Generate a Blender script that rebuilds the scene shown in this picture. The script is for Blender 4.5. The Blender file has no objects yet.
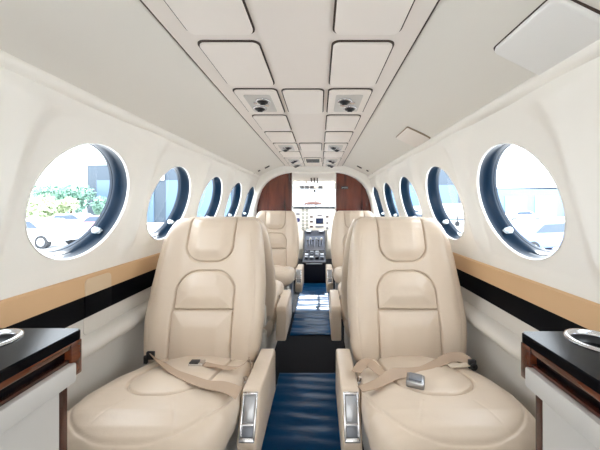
import bpy, bmesh, math, random
import numpy as np
from mathutils import Vector, Matrix
random.seed(7); rng = np.random.default_rng(7)
S = bpy.context.scene
COL = S.collection
PI = math.pi
EYE = 0.95            # eye height over the cabin floor; "h" below means height relative to the eye
CAMX = 0.06

# ------------------------------------------------------------------ helpers
def srgb(r, g, b):
    f = lambda c: (c/255/12.92) if c/255 <= .04045 else ((c/255+.055)/1.055)**2.4
    return (f(r), f(g), f(b), 1)

def tag(o, label=None, cat=None, group=None, kind=None):
    if label: o['label'] = label
    if cat: o['category'] = cat
    if group: o['group'] = group
    if kind: o['kind'] = kind
    return o

def empty(name, loc, label=None, cat=None, group=None, rotz=0):
    o = bpy.data.objects.new(name, None); COL.objects.link(o)
    o.empty_display_size = .05
    o.location = loc; o.rotation_euler = (0, 0, rotz)
    return tag(o, label, cat, group)

def link(name, me, mat=None, parent=None, loc=None):
    o = bpy.data.objects.new(name, me); COL.objects.link(o)
    if mat and not me.materials: me.materials.append(mat)
    if parent: o.parent = parent
    if loc is not None: o.location = loc
    return o

def pyd(name, verts, faces, mat=None, parent=None, smooth=True, loc=None):
    me = bpy.data.meshes.new(name)
    me.from_pydata([tuple(map(float, v)) for v in verts], [], [tuple(int(i) for i in f) for f in faces])
    me.update()
    if smooth: me.polygons.foreach_set('use_smooth', [True]*len(me.polygons))
    return link(name, me, mat, parent, loc)

def from_bm(name, bm, mat=None, parent=None, smooth=False, loc=None, angle=None):
    bmesh.ops.recalc_face_normals(bm, faces=bm.faces)
    me = bpy.data.meshes.new(name); bm.to_mesh(me); bm.free()
    if smooth:
        me.polygons.foreach_set('use_smooth', [True]*len(me.polygons))
        if angle: me.set_sharp_from_angle(angle=angle)
    return link(name, me, mat, parent, loc)

def b_box(bm, c, s, bev=0, seg=2, rot=None):
    r = bmesh.ops.create_cube(bm, size=1)
    M = Matrix.Translation(c) @ (rot.to_4x4() if rot else Matrix()) @ Matrix.Diagonal((s[0], s[1], s[2], 1))
    bmesh.ops.transform(bm, matrix=M, verts=r['verts'])
    if bev:
        es = list({e for v in r['verts'] for e in v.link_edges})
        bmesh.ops.bevel(bm, geom=es, offset=bev, segments=seg, profile=.5, affect='EDGES', clamp_overlap=True)

def box(name, c, s, mat, parent=None, bev=0, seg=2, rot=None):
    bm = bmesh.new(); b_box(bm, c, s, bev, seg, rot)
    return from_bm(name, bm, mat, parent, smooth=bev > 0, angle=math.radians(40))

def b_cyl(bm, p0, p1, r0, r1=None, n=24, cap=True):
    p0, p1 = Vector(p0), Vector(p1); r1 = r0 if r1 is None else r1
    d = p1-p0
    q = Vector((0, 0, 1)).rotation_difference(d.normalized()).to_matrix().to_4x4()
    M = Matrix.Translation((p0+p1)/2) @ q
    bmesh.ops.create_cone(bm, cap_ends=cap, segments=n, radius1=r0, radius2=r1, depth=d.length, matrix=M)

def cyl(name, p0, p1, r0, mat, parent=None, r1=None, n=24):
    bm = bmesh.new(); b_cyl(bm, p0, p1, r0, r1, n)
    return from_bm(name, bm, mat, parent, smooth=True, angle=math.radians(40))

def b_torus(bm, c, axis, R, r, n=40, m=10):
    q = Vector((0, 0, 1)).rotation_difference(Vector(axis).normalized()).to_matrix()
    vs = []
    for i in range(n):
        a = 2*PI*i/n
        row = []
        for j in range(m):
            b = 2*PI*j/m
            p = Vector(((R+r*math.cos(b))*math.cos(a), (R+r*math.cos(b))*math.sin(a), r*math.sin(b)))
            row.append(bm.verts.new(Vector(c)+q @ p))
        vs.append(row)
    for i in range(n):
        for j in range(m):
            bm.faces.new((vs[i][j], vs[(i+1) % n][j], vs[(i+1) % n][(j+1) % m], vs[i][(j+1) % m]))

def rrect(w, d, r, n=6):
    """rounded rectangle outline, centred, counter-clockwise"""
    pts = []
    for cx, cy, a0 in ((w/2-r, d/2-r, 0), (-w/2+r, d/2-r, 90), (-w/2+r, -d/2+r, 180), (w/2-r, -d/2+r, 270)):
        for i in range(n+1):
            a = math.radians(a0+90*i/n)
            pts.append((cx+r*math.cos(a), cy+r*math.sin(a)))
    return pts

def b_slab(bm, pts, M, t, bev=0.0):
    """extruded outline in local xy, from z=0 up to t, with a softened upper rim; M maps to place"""
    n = len(pts)
    c = Vector((sum(p[0] for p in pts)/n, sum(p[1] for p in pts)/n))
    rings = [(0, 0)]
    if bev:
        for k in range(4):
            a = PI/2*k/3
            rings.append((bev*(1-math.cos(a)), t-bev+bev*math.sin(a)))
    else: rings.append((0, t))
    rows = []
    for ins, z in rings:
        row = []
        for i, p in enumerate(pts):
            a, b = Vector(pts[i-1]), Vector(pts[(i+1) % n])
            tng = (b-a).normalized(); nrm = Vector((-tng.y, tng.x))
            q = Vector(p)+nrm*ins
            row.append(bm.verts.new(M @ Vector((q.x, q.y, z))))
        rows.append(row)
    for a, b in zip(rows, rows[1:]):
        for i in range(n):
            bm.faces.new((a[i], a[(i+1) % n], b[(i+1) % n], b[i]))
    bm.faces.new(rows[-1]); bm.faces.new(list(reversed(rows[0])))

def slab(name, pts, M, t, mat, parent=None, bev=0.0):
    bm = bmesh.new(); b_slab(bm, pts, M, t, bev)
    return from_bm(name, bm, mat, parent, smooth=True, angle=math.radians(50))

def extrude_y(name, prof, y0, y1, mat, parent=None, closed=False, ny=2, smooth=True, caps=True):
    """profile of (x, z) points swept along y"""
    n = len(prof); ys = [y0+(y1-y0)*i/(ny-1) for i in range(ny)]
    v = [(p[0], y, p[1]) for y in ys for p in prof]
    f = []
    m = n if closed else n-1
    for j in range(ny-1):
        for i in range(m):
            f.append((j*n+i, j*n+(i+1) % n, (j+1)*n+(i+1) % n, (j+1)*n+i))
    if closed and caps:
        f.append(tuple(reversed(range(n)))); f.append(tuple((ny-1)*n+i for i in range(n)))
    o = pyd(name, v, f, mat, parent, smooth)
    if smooth: o.data.set_sharp_from_angle(angle=math.radians(35))
    return o

def prism(name, prof, axis, a0, a1, mat, parent=None, bev=0, smooth=True):
    """closed polygon extruded along an axis ('x': prof = (y,z); 'y': prof = (x,z))"""
    bm = bmesh.new()
    mk = (lambda p, a: (a, p[0], p[1])) if axis == 'x' else (lambda p, a: (p[0], a, p[1]))
    A = [bm.verts.new(mk(p, a0)) for p in prof]; B = [bm.verts.new(mk(p, a1)) for p in prof]
    n = len(prof)
    for i in range(n): bm.faces.new((A[i], A[(i+1) % n], B[(i+1) % n], B[i]))
    bm.faces.new(A); bm.faces.new(B)
    if bev: bmesh.ops.bevel(bm, geom=list(bm.edges), offset=bev, segments=3, profile=.5, affect='EDGES', clamp_overlap=True)
    return from_bm(name, bm, mat, parent, smooth=smooth, angle=math.radians(40))

def copy_tree(o, parent=None):
    c = o.copy(); COL.objects.link(c); c.parent = parent
    for ch in list(o.children): copy_tree(ch, c)
    return c

def sm(a, b, x):
    t = np.clip((x-a)/(b-a), 0, 1); return t*t*(3-2*t)

# ------------------------------------------------------------------ materials
def M_(name, col, rough=.5, metal=0, spec=.5, coat=0, bump=None, noise=None):
    m = bpy.data.materials.new(name); m.use_nodes = True
    nt = m.node_tree; b = nt.nodes['Principled BSDF']
    b.inputs['Base Color'].default_value = col; b.inputs['Roughness'].default_value = rough
    b.inputs['Metallic'].default_value = metal; b.inputs['Specular IOR Level'].default_value = spec
    b.inputs['Coat Weight'].default_value = coat; b.inputs['Coat Roughness'].default_value = .08
    tc = nt.nodes.new('ShaderNodeTexCoord')
    if noise:     # (scale, amount): slight tone variation
        n = nt.nodes.new('ShaderNodeTexNoise'); n.inputs['Scale'].default_value = noise[0]; n.inputs['Detail'].default_value = 4
        mp = nt.nodes.new('ShaderNodeMapRange'); mp.inputs[3].default_value = 1-noise[1]; mp.inputs[4].default_value = 1+noise[1]*.4
        mx = nt.nodes.new('ShaderNodeMix'); mx.data_type = 'RGBA'; mx.blend_type = 'MULTIPLY'; mx.inputs[0].default_value = 1
        nt.links.new(tc.outputs['Object'], n.inputs['Vector']); nt.links.new(n.outputs[0], mp.inputs[0])
        mx.inputs[6].default_value = col
        nt.links.new(mp.outputs[0], mx.inputs[7]); nt.links.new(mx.outputs[2], b.inputs['Base Color'])
    if bump:      # [(scale, strength, distance)...]
        prev = None
        for sc, st, di in bump:
            n = nt.nodes.new('ShaderNodeTexNoise'); n.inputs['Scale'].default_value = sc; n.inputs['Detail'].default_value = 3
            bp = nt.nodes.new('ShaderNodeBump'); bp.inputs['Strength'].default_value = st; bp.inputs['Distance'].default_value = di
            nt.links.new(tc.outputs['Object'], n.inputs['Vector']); nt.links.new(n.outputs[0], bp.inputs['Height'])
            if prev: nt.links.new(prev.outputs[0], bp.inputs['Normal'])
            prev = bp
        nt.links.new(prev.outputs[0], b.inputs['Normal'])
    return m

def wood(name, c1, c2, scale, axis, rough=.25):
    m = bpy.data.materials.new(name); m.use_nodes = True
    nt = m.node_tree; b = nt.nodes['Principled BSDF']
    tc = nt.nodes.new('ShaderNodeTexCoord'); mp = nt.nodes.new('ShaderNodeMapping')
    sc = [scale]*3; sc['xyz'.index(axis)] = scale*.12
    mp.inputs['Scale'].default_value = sc
    n = nt.nodes.new('ShaderNodeTexNoise'); n.inputs['Scale'].default_value = 1; n.inputs['Detail'].default_value = 6; n.inputs['Distortion'].default_value = .6
    r = nt.nodes.new('ShaderNodeValToRGB'); r.color_ramp.elements[0].color = c1; r.color_ramp.elements[1].color = c2
    r.color_ramp.elements[0].position = .35; r.color_ramp.elements[1].position = .65
    nt.links.new(tc.outputs['Object'], mp.inputs[0]); nt.links.new(mp.outputs[0], n.inputs['Vector'])
    nt.links.new(n.outputs[0], r.inputs[0]); nt.links.new(r.outputs[0], b.inputs['Base Color'])
    b.inputs['Roughness'].default_value = rough; b.inputs['Coat Weight'].default_value = .4; b.inputs['Coat Roughness'].default_value = .1
    return m

LEATHER = M_('cream_leather', srgb(211, 193, 173), .34, spec=.45, bump=[(420, .08, .002), (14, .16, .012), (45, .10, .004)], noise=(5, .05))
LEATHER_D = M_('leather_piping', srgb(198, 180, 160), .45)
HEADLINER = M_('headliner_vinyl', srgb(232, 228, 220), .65, bump=[(500, .06, .002)])
SIDEWALL = M_('sidewall_vinyl', srgb(244, 240, 232), .55, bump=[(420, .05, .002)])
PANEL = M_('ceiling_console_vinyl', srgb(234, 225, 217), .6, bump=[(650, .12, .002)])
COVER = M_('ceiling_cover_vinyl', srgb(238, 230, 222), .55, bump=[(650, .1, .002)])
WHITE = M_('white_plastic', srgb(240, 239, 236), .4)
LIP = M_('window_lip_white', srgb(240, 238, 233), .35)
GAP = M_('dark_seal', srgb(62, 48, 40), .7)
TAN = M_('tan_band_leather', srgb(212, 174, 132), .55, bump=[(300, .08, .002)])
BLACK = M_('black_band_leather', srgb(5, 6, 11), .5, spec=.08, bump=[(300, .08, .002)])
GREYPANEL = M_('lower_wall_vinyl', srgb(212, 206, 197), .6, bump=[(350, .06, .002)])
GREYTRIM = M_('cabinet_grey_vinyl', srgb(192, 188, 182), .55, bump=[(350, .06, .002)])
GLOSSBLACK = M_('gloss_black_top', srgb(4, 5, 9), .25, spec=.1)
CHROME = M_('chrome', srgb(215, 215, 218), .18, metal=1)
STEEL = M_('brushed_steel', srgb(170, 172, 176), .35, metal=1)
SILVERP = M_('silver_plastic', srgb(206, 202, 196), .4, metal=.1)
DARK = M_('dark_plastic', srgb(24, 24, 27), .4)
BLUERING = M_('blue_window_ring', srgb(3, 30, 50), .3, spec=.35)
WOODP = wood('mahogany', srgb(52, 18, 12), srgb(116, 52, 34), 16, 'z')
WOODC = wood('walnut_trim', srgb(56, 22, 11), srgb(108, 54, 28), 30, 'y')
WOODD = wood('dark_walnut', srgb(38, 14, 8), srgb(74, 30, 18), 30, 'z')
CARPET = M_('navy_carpet', srgb(14, 16, 26), .95, bump=[(900, .6, .004)])
BELT = M_('beige_webbing', srgb(176, 152, 130), .6, bump=[(900, .15, .001)])
COCKPIT = M_('cockpit_panel_ivory', srgb(236, 234, 230), .5)
NAVY = M_('navy_pedestal', srgb(16, 20, 38), .45)
SCREEN = M_('display_glass', srgb(18, 34, 66), .12)
GREYMETAL = M_('grey_metal', srgb(120, 124, 132), .4, metal=.4)
KNOB = M_('clear_knob', srgb(214, 226, 234), .15)

def film_mat():
    m = M_('blue_protective_film', srgb(0, 62, 106), .3, spec=.16)
    nt = m.node_tree; b = nt.nodes['Principled BSDF']
    tc = nt.nodes.new('ShaderNodeTexCoord'); mp = nt.nodes.new('ShaderNodeMapping'); mp.inputs['Scale'].default_value = (2.2, 6, 2)
    n = nt.nodes.new('ShaderNodeTexNoise'); n.inputs['Scale'].default_value = 1.3; n.inputs['Detail'].default_value = 4
    bp = nt.nodes.new('ShaderNodeBump'); bp.inputs['Strength'].default_value = .32; bp.inputs['Distance'].default_value = .03
    nt.links.new(tc.outputs['Object'], mp.inputs[0]); nt.links.new(mp.outputs[0], n.inputs[0]); nt.links.new(n.outputs[0], bp.inputs['Height'])
    nt.links.new(bp.outputs[0], b.inputs['Normal'])
    return m
FILM = film_mat()

def pane_mat(tint, refl):
    m = bpy.data.materials.new('window_glass'); m.use_nodes = True
    nt = m.node_tree; nt.nodes.clear()
    out = nt.nodes.new('ShaderNodeOutputMaterial'); mix = nt.nodes.new('ShaderNodeMixShader')
    t = nt.nodes.new('ShaderNodeBsdfTransparent'); t.inputs[0].default_value = tint
    g = nt.nodes.new('ShaderNodeBsdfGlossy'); g.inputs['Roughness'].default_value = .03
    lw = nt.nodes.new('ShaderNodeLayerWeight'); lw.inputs['Blend'].default_value = .5
    pw = nt.nodes.new('ShaderNodeMath'); pw.operation = 'POWER'; pw.inputs[1].default_value = 5
    fr = nt.nodes.new('ShaderNodeMath'); fr.operation = 'MULTIPLY_ADD'; fr.inputs[1].default_value = refl; fr.inputs[2].default_value = .02
    nt.links.new(lw.outputs['Facing'], pw.inputs[0]); nt.links.new(pw.outputs[0], fr.inputs[0])
    nt.links.new(fr.outputs[0], mix.inputs[0]); nt.links.new(t.outputs[0], mix.inputs[1]); nt.links.new(g.outputs[0], mix.inputs[2])
    nt.links.new(mix.outputs[0], out.inputs[0])
    return m
GLASS = pane_mat((.93, .97, 1, 1), .35)

def emit_mat(name, col, st):
    m = bpy.data.materials.new(name); m.use_nodes = True
    b = m.node_tree.nodes['Principled BSDF']; b.inputs['Base Color'].default_value = col
    b.inputs['Emission Color'].default_value = col; b.inputs['Emission Strength'].default_value = st
    return m

# ------------------------------------------------------------------ camera
cam = bpy.data.cameras.new('camera'); co = bpy.data.objects.new('camera', cam); COL.objects.link(co)
F = 280.0
cam.sensor_width = 36; cam.lens = 36*F/600; cam.clip_start = .02; cam.clip_end = 500
co.location = (CAMX, 0, EYE); co.rotation_euler = (PI/2, 0, 0)
cam.shift_x = -(319.5-300)/600; cam.shift_y = (205-225)/600
S.camera = co

# ------------------------------------------------------------------ cabin shell
PITCH, Y0W, HWIN, RW = .490, .866, .010, .177
KMIN, KMAX = -3, 4
YA, YF = Y0W+PITCH*(KMIN-.5), Y0W+PITCH*(KMAX+.5)
HB, HT = -.235, .290                       # upper sidewall from belt to ridge
LEAN = .28                                 # the window zone leans inwards towards the ceiling
_ph = np.array([-.40, -.235, -.185, .195, .24, .29]); _px = np.array([.722, .720, .714, .714-.38*LEAN, .598, .592])
def prof(h): return np.interp(h, _ph, _px)
def inset(dy, h):
    """the sidewall stands proud between and above the scalloped window bays"""
    a = np.abs(dy)/(PITCH/2)
    up = np.clip((h-.02)/.280, 0, 2)
    d = (a**4+up**4)**.25
    s = sm(.78, 1.02, d)
    fade = sm(-.225, -.12, h)
    return .030*s*fade*(1-.6*sm(.23, .285, h))
def wallpt(side, yc, dy, h):
    return (side*(prof(h)-inset(dy, h)), yc+dy, EYE+h)

def build_wall(side):
    NA, NR = 144, 26
    V, Fc = [], []
    for k in range(KMIN, KMAX+1):
        yc = Y0W+PITCH*k
        base = len(V)
        A = np.arange(NA)*2*PI/NA
        # angles that hit the four corners exactly
        hy = PITCH/2
        for corner in ((hy, HT-HWIN), (-hy, HT-HWIN), (-hy, HB-HWIN), (hy, HB-HWIN)):
            ca = math.atan2(corner[1], corner[0]) % (2*PI)
            A[np.argmin(np.abs(A-ca))] = ca
        for r in range(NR+1):
            t = r/NR
            for a in A:
                c, s = math.cos(a), math.sin(a)
                L = min(hy/abs(c) if abs(c) > 1e-9 else 9, ((HT-HWIN) if s > 0 else (HWIN-HB))/abs(s) if abs(s) > 1e-9 else 9)
                d = RW+(L-RW)*t
                V.append(wallpt(side, yc, d*c, HWIN+d*s))
        for r in range(NR):
            for i in range(NA):
                q = (base+r*NA+i, base+r*NA+(i+1) % NA, base+(r+1)*NA+(i+1) % NA, base+(r+1)*NA+i)
                Fc.append(q if side > 0 else q[::-1])
    o = pyd('wall_right' if side > 0 else 'wall_left', V, Fc, SIDEWALL)
    bm = bmesh.new(); bm.from_mesh(o.data); bmesh.ops.remove_doubles(bm, verts=bm.verts, dist=1e-5)
    bm.to_mesh(o.data); bm.free(); o.data.polygons.foreach_set('use_smooth', [True]*len(o.data.polygons))
    tag(o, kind='structure')

def build_window(side, k, n):
    yc = Y0W+PITCH*k; N = 96
    cx = side*float(prof(HWIN))
    root = empty('window_%d' % n, (cx, yc, EYE+HWIN)); tag(root, kind='structure')
    th = math.atan(LEAN)
    ax = Vector((side*math.cos(th), 0, math.sin(th))); e1 = Vector((0, 1, 0)); e2 = Vector((-side*math.sin(th), 0, math.cos(th)))
    st = 1/math.cos(th)
    def at(r, ang, dep): return e1*(r*math.cos(ang))+e2*(r*st*math.sin(ang))+ax*dep
    def lathe(name, rings, mat):
        V, Fc = [], []
        for rad, dep in rings:
            for i in range(N): V.append(at(rad, 2*PI*i/N, dep))
        for r in range(len(rings)-1):
            for i in range(N):
                q = (r*N+i, r*N+(i+1) % N, (r+1)*N+(i+1) % N, (r+1)*N+i)
                Fc.append(q if side < 0 else q[::-1])
        o = pyd(name, V, Fc, mat, root); o.data.set_sharp_from_angle(angle=math.radians(50)); return o
    lathe('window_lip', [(.1785, .003), (.1780, -.002), (.1766, -.0035), (.1753, -.002), (.1748, .001), (.1748, .005)], LIP)
    lathe('window_ring', [(.1752, .003), (.1746, .006), (.1748, .020), (.1735, .022), (.1735, .032), (.1712, .034), (.1705, .046), (.1690, .048), (.1690, .056), (.1675, .057), (.1675, .066)], BLUERING)
    cv = [at(0, 0, .062)]; fs = []
    for i in range(N):
        cv.append(at(.168, 2*PI*i/N, .062)); fs.append((0, 1+i, 1+(i+1) % N))
    pyd('window_pane', cv, fs, GLASS, root, smooth=False)
    # little knob that turns the dimming disc, low on the forward side
    bm = bmesh.new()
    p = at(.164, math.radians(-42), .040); inw = -ax*.018+at(-.006, math.radians(-42), 0)
    b_cyl(bm, p-inw*.3, p+inw*.6, .012, .011, 20); b_cyl(bm, p+inw*.6, p+inw, .007, .006, 16)
    b_box(bm, p+inw*.9, (.006, .020, .005), .001)
    from_bm('shade_knob', bm, KNOB, root, smooth=True, angle=math.radians(40))

wn = 1
for sd in (-1, 1):
    build_wall(sd)
    for k in range(KMIN, KMAX+1):
        build_window(sd, k, wn); wn += 1

# belt bands, lower walls, ridges
for sd, nm in ((-1, 'left'), (1, 'right')):
    def P(l): return [(sd*x, EYE+h) for x, h in l]
    def ext(name, l, mat, y0=YA, y1=YF, closed=False):
        o = extrude_y(name, P(l), y0, y1, mat, closed=closed); return o
    tn = 1 if sd < 0 else 5
    tag(ext('trim_%d' % tn, [(.728, -.233), (.716, -.233), (.711, -.238), (.709, -.300), (.728, -.300)], TAN, closed=True), kind='structure')
    tag(ext('trim_%d' % (tn+1), [(.728, -.300), (.711, -.3002), (.709, -.372), (.728, -.372)], BLACK, closed=True), kind='structure')
    low = [(.728, -.370), (.716, -.373), (.714, -.378), (.716, -.44), (.716, -.50), (.708, -.62), (.69, -.75), (.655, -.86), (.63, -.951)]
    tag(ext('wall_lower_'+nm, low, GREYPANEL), kind='structure')
    # rounded ridge where the headliner meets the sidewall (wash-light valance)
    rd = [(.602, .276), (.586, .276), (.574, .281), (.567, .289), (.566, .298), (.570, .306), (.577, .311), (.61, .318)]
    tag(ext('trim_%d' % (tn+2), rd, SIDEWALL), kind='structure')
    # moulded arm ledge beside the near seat with a rounded aft end
    bm = bmesh.new()
    pr = [(.718, -.430), (.700, -.433), (.682, -.440), (.669, -.452), (.665, -.466), (.670, -.480), (.690, -.488), (.718, -.490)]
    ys = [(.855, .0), (.858, .45), (.865, .75), (.877, .93), (.895, 1.0), (1.62, 1.0)]
    rows = [[bm.verts.new((sd*(.718+(x-.718)*s), y, EYE+h)) for x, h in pr] for y, s in ys]
    for a, b in zip(rows, rows[1:]):
        for i in range(len(pr)-1): bm.faces.new((a[i], a[i+1], b[i+1], b[i]))
    o = from_bm('trim_%d' % (tn+3), bm, GREYPANEL, smooth=True, angle=math.radians(60)); tag(o, kind='structure')

HL = [(.300, .420), (.36, .4035), (.42, .382), (.48, .3555), (.54, .328), (.575, .308), (.61, .288)]
def headliner_h(x): return float(np.interp(abs(x), [p[0] for p in HL], [p[1] for p in HL]))
hp = [(-x, EYE+h) for x, h in reversed(HL)]+[(-.2, EYE+.438), (.2, EYE+.438)]+[(x, EYE+h) for x, h in HL]
tag(extrude_y('ceiling', hp, YA, YF, HEADLINER), kind='structure')
bk_ = [(-.63, 0), (-.716, .45), (-.72, .75), (-.665, .95), (-.60, 1.2), (-.54, 1.28), (-.3, 1.37), (.3, 1.37), (.54, 1.28), (.60, 1.2), (.665, .95), (.72, .75), (.716, .45), (.63, 0)]
o = prism('wall_back', bk_, 'y', YA-.03, YA, SIDEWALL); tag(o, kind='structure')
o = box('floor', (0, (YA+5)/2, -.02), (1.40, 5-YA, .04), CARPET); tag(o, kind='structure')

# ------------------------------------------------------------------ ceiling console and its covers
HC = EYE+.412
con = empty('ceiling_console', (0, 1.3, HC), 'long cream console running along the middle of the cabin ceiling', 'ceiling panel')
box('console_board', (0, 0, .008), (.600, 3.34, .016), PANEL, con, .003)
for sd in (-1, 1): box('edge_seal', (sd*.302, 0, .010), (.004, 3.34, .016), GAP, con)
def down(x, y, t=0):      # local +z points down
    return Matrix.Translation((x, y, HC-t)) @ Matrix.Rotation(PI, 4, 'X')
ordn = ['first', 'second', 'third', 'fourth', 'fifth', 'sixth', 'seventh', 'eighth', 'ninth']
def cover(row, colx, w, L, label, kind='blank'):
    yc = .412+.2875*row+.125+.004
    root = empty('ceiling_cover' if kind == 'blank' else ('service_unit' if kind == 'psu' else 'speaker_grille'), (colx, yc, HC), label,
                 {'blank': 'cover panel', 'psu': 'overhead service unit', 'grille': 'speaker grille'}[kind],
                 {'blank': 'blank covers along the ceiling console', 'psu': 'air and light units along the ceiling console', 'grille': None}[kind])
    Mx = Matrix.Rotation(PI, 4, 'X')
    slab('seal', rrect(w+.009, L+.009, .020), Mx, .003, GAP, root)
    slab('cover_plate', rrect(w, L, .018), Mx @ Matrix.Translation((0, 0, .001)), .008, COVER, root, .003)
    Mz = Mx @ Matrix.Translation((0, 0, .009))
    if kind == 'psu':
        slab('bezel', rrect(w*.66, L*.74, .012), Mz, .002, SILVERP, root, .001)
        s = 1 if colx > 0 else -1
        for px, py in ((.014*-s, .042), (-.014*-s, -.038)):
            pp = Mz @ Vector((px, py, .002)); q = pp+Vector((0, 0, -.010))
            bm = bmesh.new(); b_torus(bm, pp+Vector((0, 0, -.003)), (0, 0, 1), .0240, .0045, 28, 8)
            nz = from_bm('air_nozzle', bm, CHROME, root, smooth=True)
            bm = bmesh.new(); bmesh.ops.create_uvsphere(bm, u_segments=20, v_segments=10, radius=.0225, matrix=Matrix.Translation(pp+Vector((0, 0, -.002))) @ Matrix.Diagonal((1, 1, .6, 1)))
            b_cyl(bm, pp+Vector((0, 0, -.010)), pp+Vector((0, .002, -.017)), .012, .010, 20)
            from_bm('nozzle_ball', bm, DARK, nz, smooth=True, angle=math.radians(50))
        for px, py in ((-.018*-s, .02), (.02*-s, -.005)):
            pp = Mz @ Vector((px, py, .002))
            cyl('reading_lamp', pp, pp+Vector((0, 0, -.004)), .010, CHROME, root)
    if kind == 'grille':
        bm = bmesh.new()
        for i in range(9): b_box(bm, Mz @ Vector((0, -.09+.0225*i, .001)), (w*.82, .009, .003))
        from_bm('grille_slots', bm, DARK, root)
for row in range(9):
    psu = row in (2, 5, 7, 8)
    for sd, nm in ((-1, 'left'), (1, 'right')):
        if psu:
            lb = 'twin black air nozzles, %s row of ceiling covers from the camera, %s side' % (ordn[row], nm)
        elif row == 0: lb = 'largest blank cream ceiling cover, cut by the top of the picture, %s column' % nm
        else: lb = 'blank cream ceiling cover in the %s row from the camera, %s column' % (ordn[row], nm)
        cover(row, sd*.171, .152, .250, lb, 'psu' if psu else 'blank')
cover(2, 0, .146, .245, 'blank square cover between the two nearest air nozzle units on the ceiling')
cover(5, 0, .146, .245, 'blank cover between the second pair of air nozzle units along the ceiling')
cover(7, 0, .146, .245, 'slotted speaker grille in the middle of the ceiling near the cockpit', kind='grille')

# white access covers on the right headliner and the small fixtures near the cockpit
def headliner_patch(name, sd, x0, x1, y0, y1, t, r, mat, lbl, cat, outline=False):
    xc, yc = sd*(x0+x1)/2, (y0+y1)/2
    root = empty(name, (xc, yc, EYE+headliner_h((x0+x1)/2)), lbl, cat)
    ang = math.atan2(headliner_h(x0)-headliner_h(x1), x1-x0)
    w = math.hypot(x1-x0, headliner_h(x0)-headliner_h(x1))
    Mm = Matrix.Rotation(sd*ang, 4, 'Y') @ Matrix.Rotation(PI, 4, 'X')
    slab('seal', rrect(w+.006, y1-y0+.006, r), Mm @ Matrix.Translation((0, 0, -.008)), .015 if outline else .011, GAP if not outline else M_('tan_seal', srgb(150, 130, 108), .6), root)
    slab('cover_plate', rrect(w, y1-y0, r), Mm @ Matrix.Translation((0, 0, -.006)), t+.006, mat, root, min(.006, t*.6))
headliner_patch('headliner_hatch', 1, .465, .585, .478, .652, .012, .014, WHITE, 'large white rounded cover on the upper right headliner nearest the camera', 'cover panel')
headliner_patch('headliner_hatch', 1, .468, .572, 1.29, 1.48, .012, .008, COVER, 'small flush cream cover on the right headliner beyond the large white one', 'cover panel', True)
for sd, nm in ((-1, 'left'), (1, 'right')):
    for x, wd, lb in ((.446, .05, 'long dark fixture on the %s headliner beside the ceiling console by the cockpit'), (.525, .024, 'middle small dark fixture of three on the %s headliner by the cockpit'), (.583, .028, 'lowest small dark fixture of three on the %s headliner above the window by the cockpit')):
        h = headliner_h(x)
        root = empty('reading_light', (sd*x, 2.70, EYE+h), lb % nm, 'reading light', 'small headliner fixtures by the cockpit')
        sl = math.atan2(.030, .055)
        Mm = Matrix.Rotation(sd*sl, 4, 'Y') @ Matrix.Rotation(PI, 4, 'X')
        slab('base_plate', rrect(wd+.012, .034, .010), Mm @ Matrix.Translation((0, 0, -.004)), .007, PANEL, root, .002)
        slab('lens', rrect(wd, .022, .009), Mm @ Matrix.Translation((0, 0, .002)), .008, DARK, root, .003)

# ------------------------------------------------------------------ bulkhead arch, wooden partitions
ARCH = [(.60, -.95), (.63, -.6), (.632, -.2), (.622, -.03), (.600, .07), (.565, .165), (.515, .235), (.45, .287), (.37, .325), (.30, .343), (.235, .352)]
OUT = [(.60, -.95), (.70, -.6), (.725, -.3), (.72, -.2), (.665, 0), (.637, .10), (.607, .20), (.588, .290), (.54, .330), (.42, .384), (.30, .422), (.235, .44)]
def arch_half(n=40):
    def res(l):
        p = np.array(l); d = np.r_[0, np.cumsum(np.hypot(*np.diff(p, axis=0).T))]; d /= d[-1]
        t = np.linspace(0, 1, n); return np.c_[np.interp(t, d, p[:, 0]), np.interp(t, d, p[:, 1])]
    return res(ARCH), res(OUT)
a, b = arch_half()
inner = np.vstack([a*[1, 1], (a*[-1, 1])[::-1]]); outer = np.vstack([b, (b*[-1, 1])[::-1]])
V, Fc = [], []
yb0, yb1, yb2 = 2.965, 3.005, 3.12
n = len(inner)
rowsb = [(outer, yb0-.01), (outer*.5+inner*.5+[0, 0], yb0), (inner*.9+outer*.1, yb0+.008), (inner, yb0+.022), (inner, yb2)]
for r, y in rowsb:
    for p in r: V.append((p[0], y, EYE+p[1]))
for r in range(len(rowsb)-1):
    for i in range(n-1): Fc.append((r*n+i, r*n+i+1, (r+1)*n+i+1, (r+1)*n+i))
o = pyd('trim_9', V, Fc, SIDEWALL); tag(o, kind='structure')

def partition(sd, lbl):
    root = empty('wooden_partition', (sd*.42, 3.06, 0), lbl, 'partition', 'wooden cockpit partitions')
    pts = [(p[0]+.004, p[1]) for p in a]
    poly = [(sd*p[0]-sd*.42, EYE+p[1]) for p in pts]+[(sd*.235-sd*.42, EYE-.95)]
    prism('wood_panel', poly, 'y', -.012, .012, WOODP, root)
    box('edge_trim', (sd*(.235-.42), 0, EYE-.299), (.012, .034, 1.30), COCKPIT, root, .003)
    return root
partition(-1, 'reddish wood cockpit partition behind the far left seat')
partition(1, 'reddish wood cockpit partition with a small placard behind the far right seat')
pl = empty('placard', (.335, 3.044, EYE+.187), 'small dark placard with pale lettering on the right wooden partition', 'sign')
box('plate', (0, 0, 0), (.075, .006, .030), DARK, pl, .002)
bm = bmesh.new()
for i, (w, hh) in enumerate(((.010, .010), (.008, .010), (.010, .010), (.007, .010), (.009, .010))):
    x = -.026+i*.0125
    b_box(bm, (x-w*.35, -.0035, 0), (.002, .001, hh)); b_box(bm, (x+w*.25, -.0035, 0), (.002, .001, hh)); b_box(bm, (x, -.0035, (.004 if i % 2 else 0)), (w*.6, .001, .002))
from_bm('lettering', bm, WHITE, pl)

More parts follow.
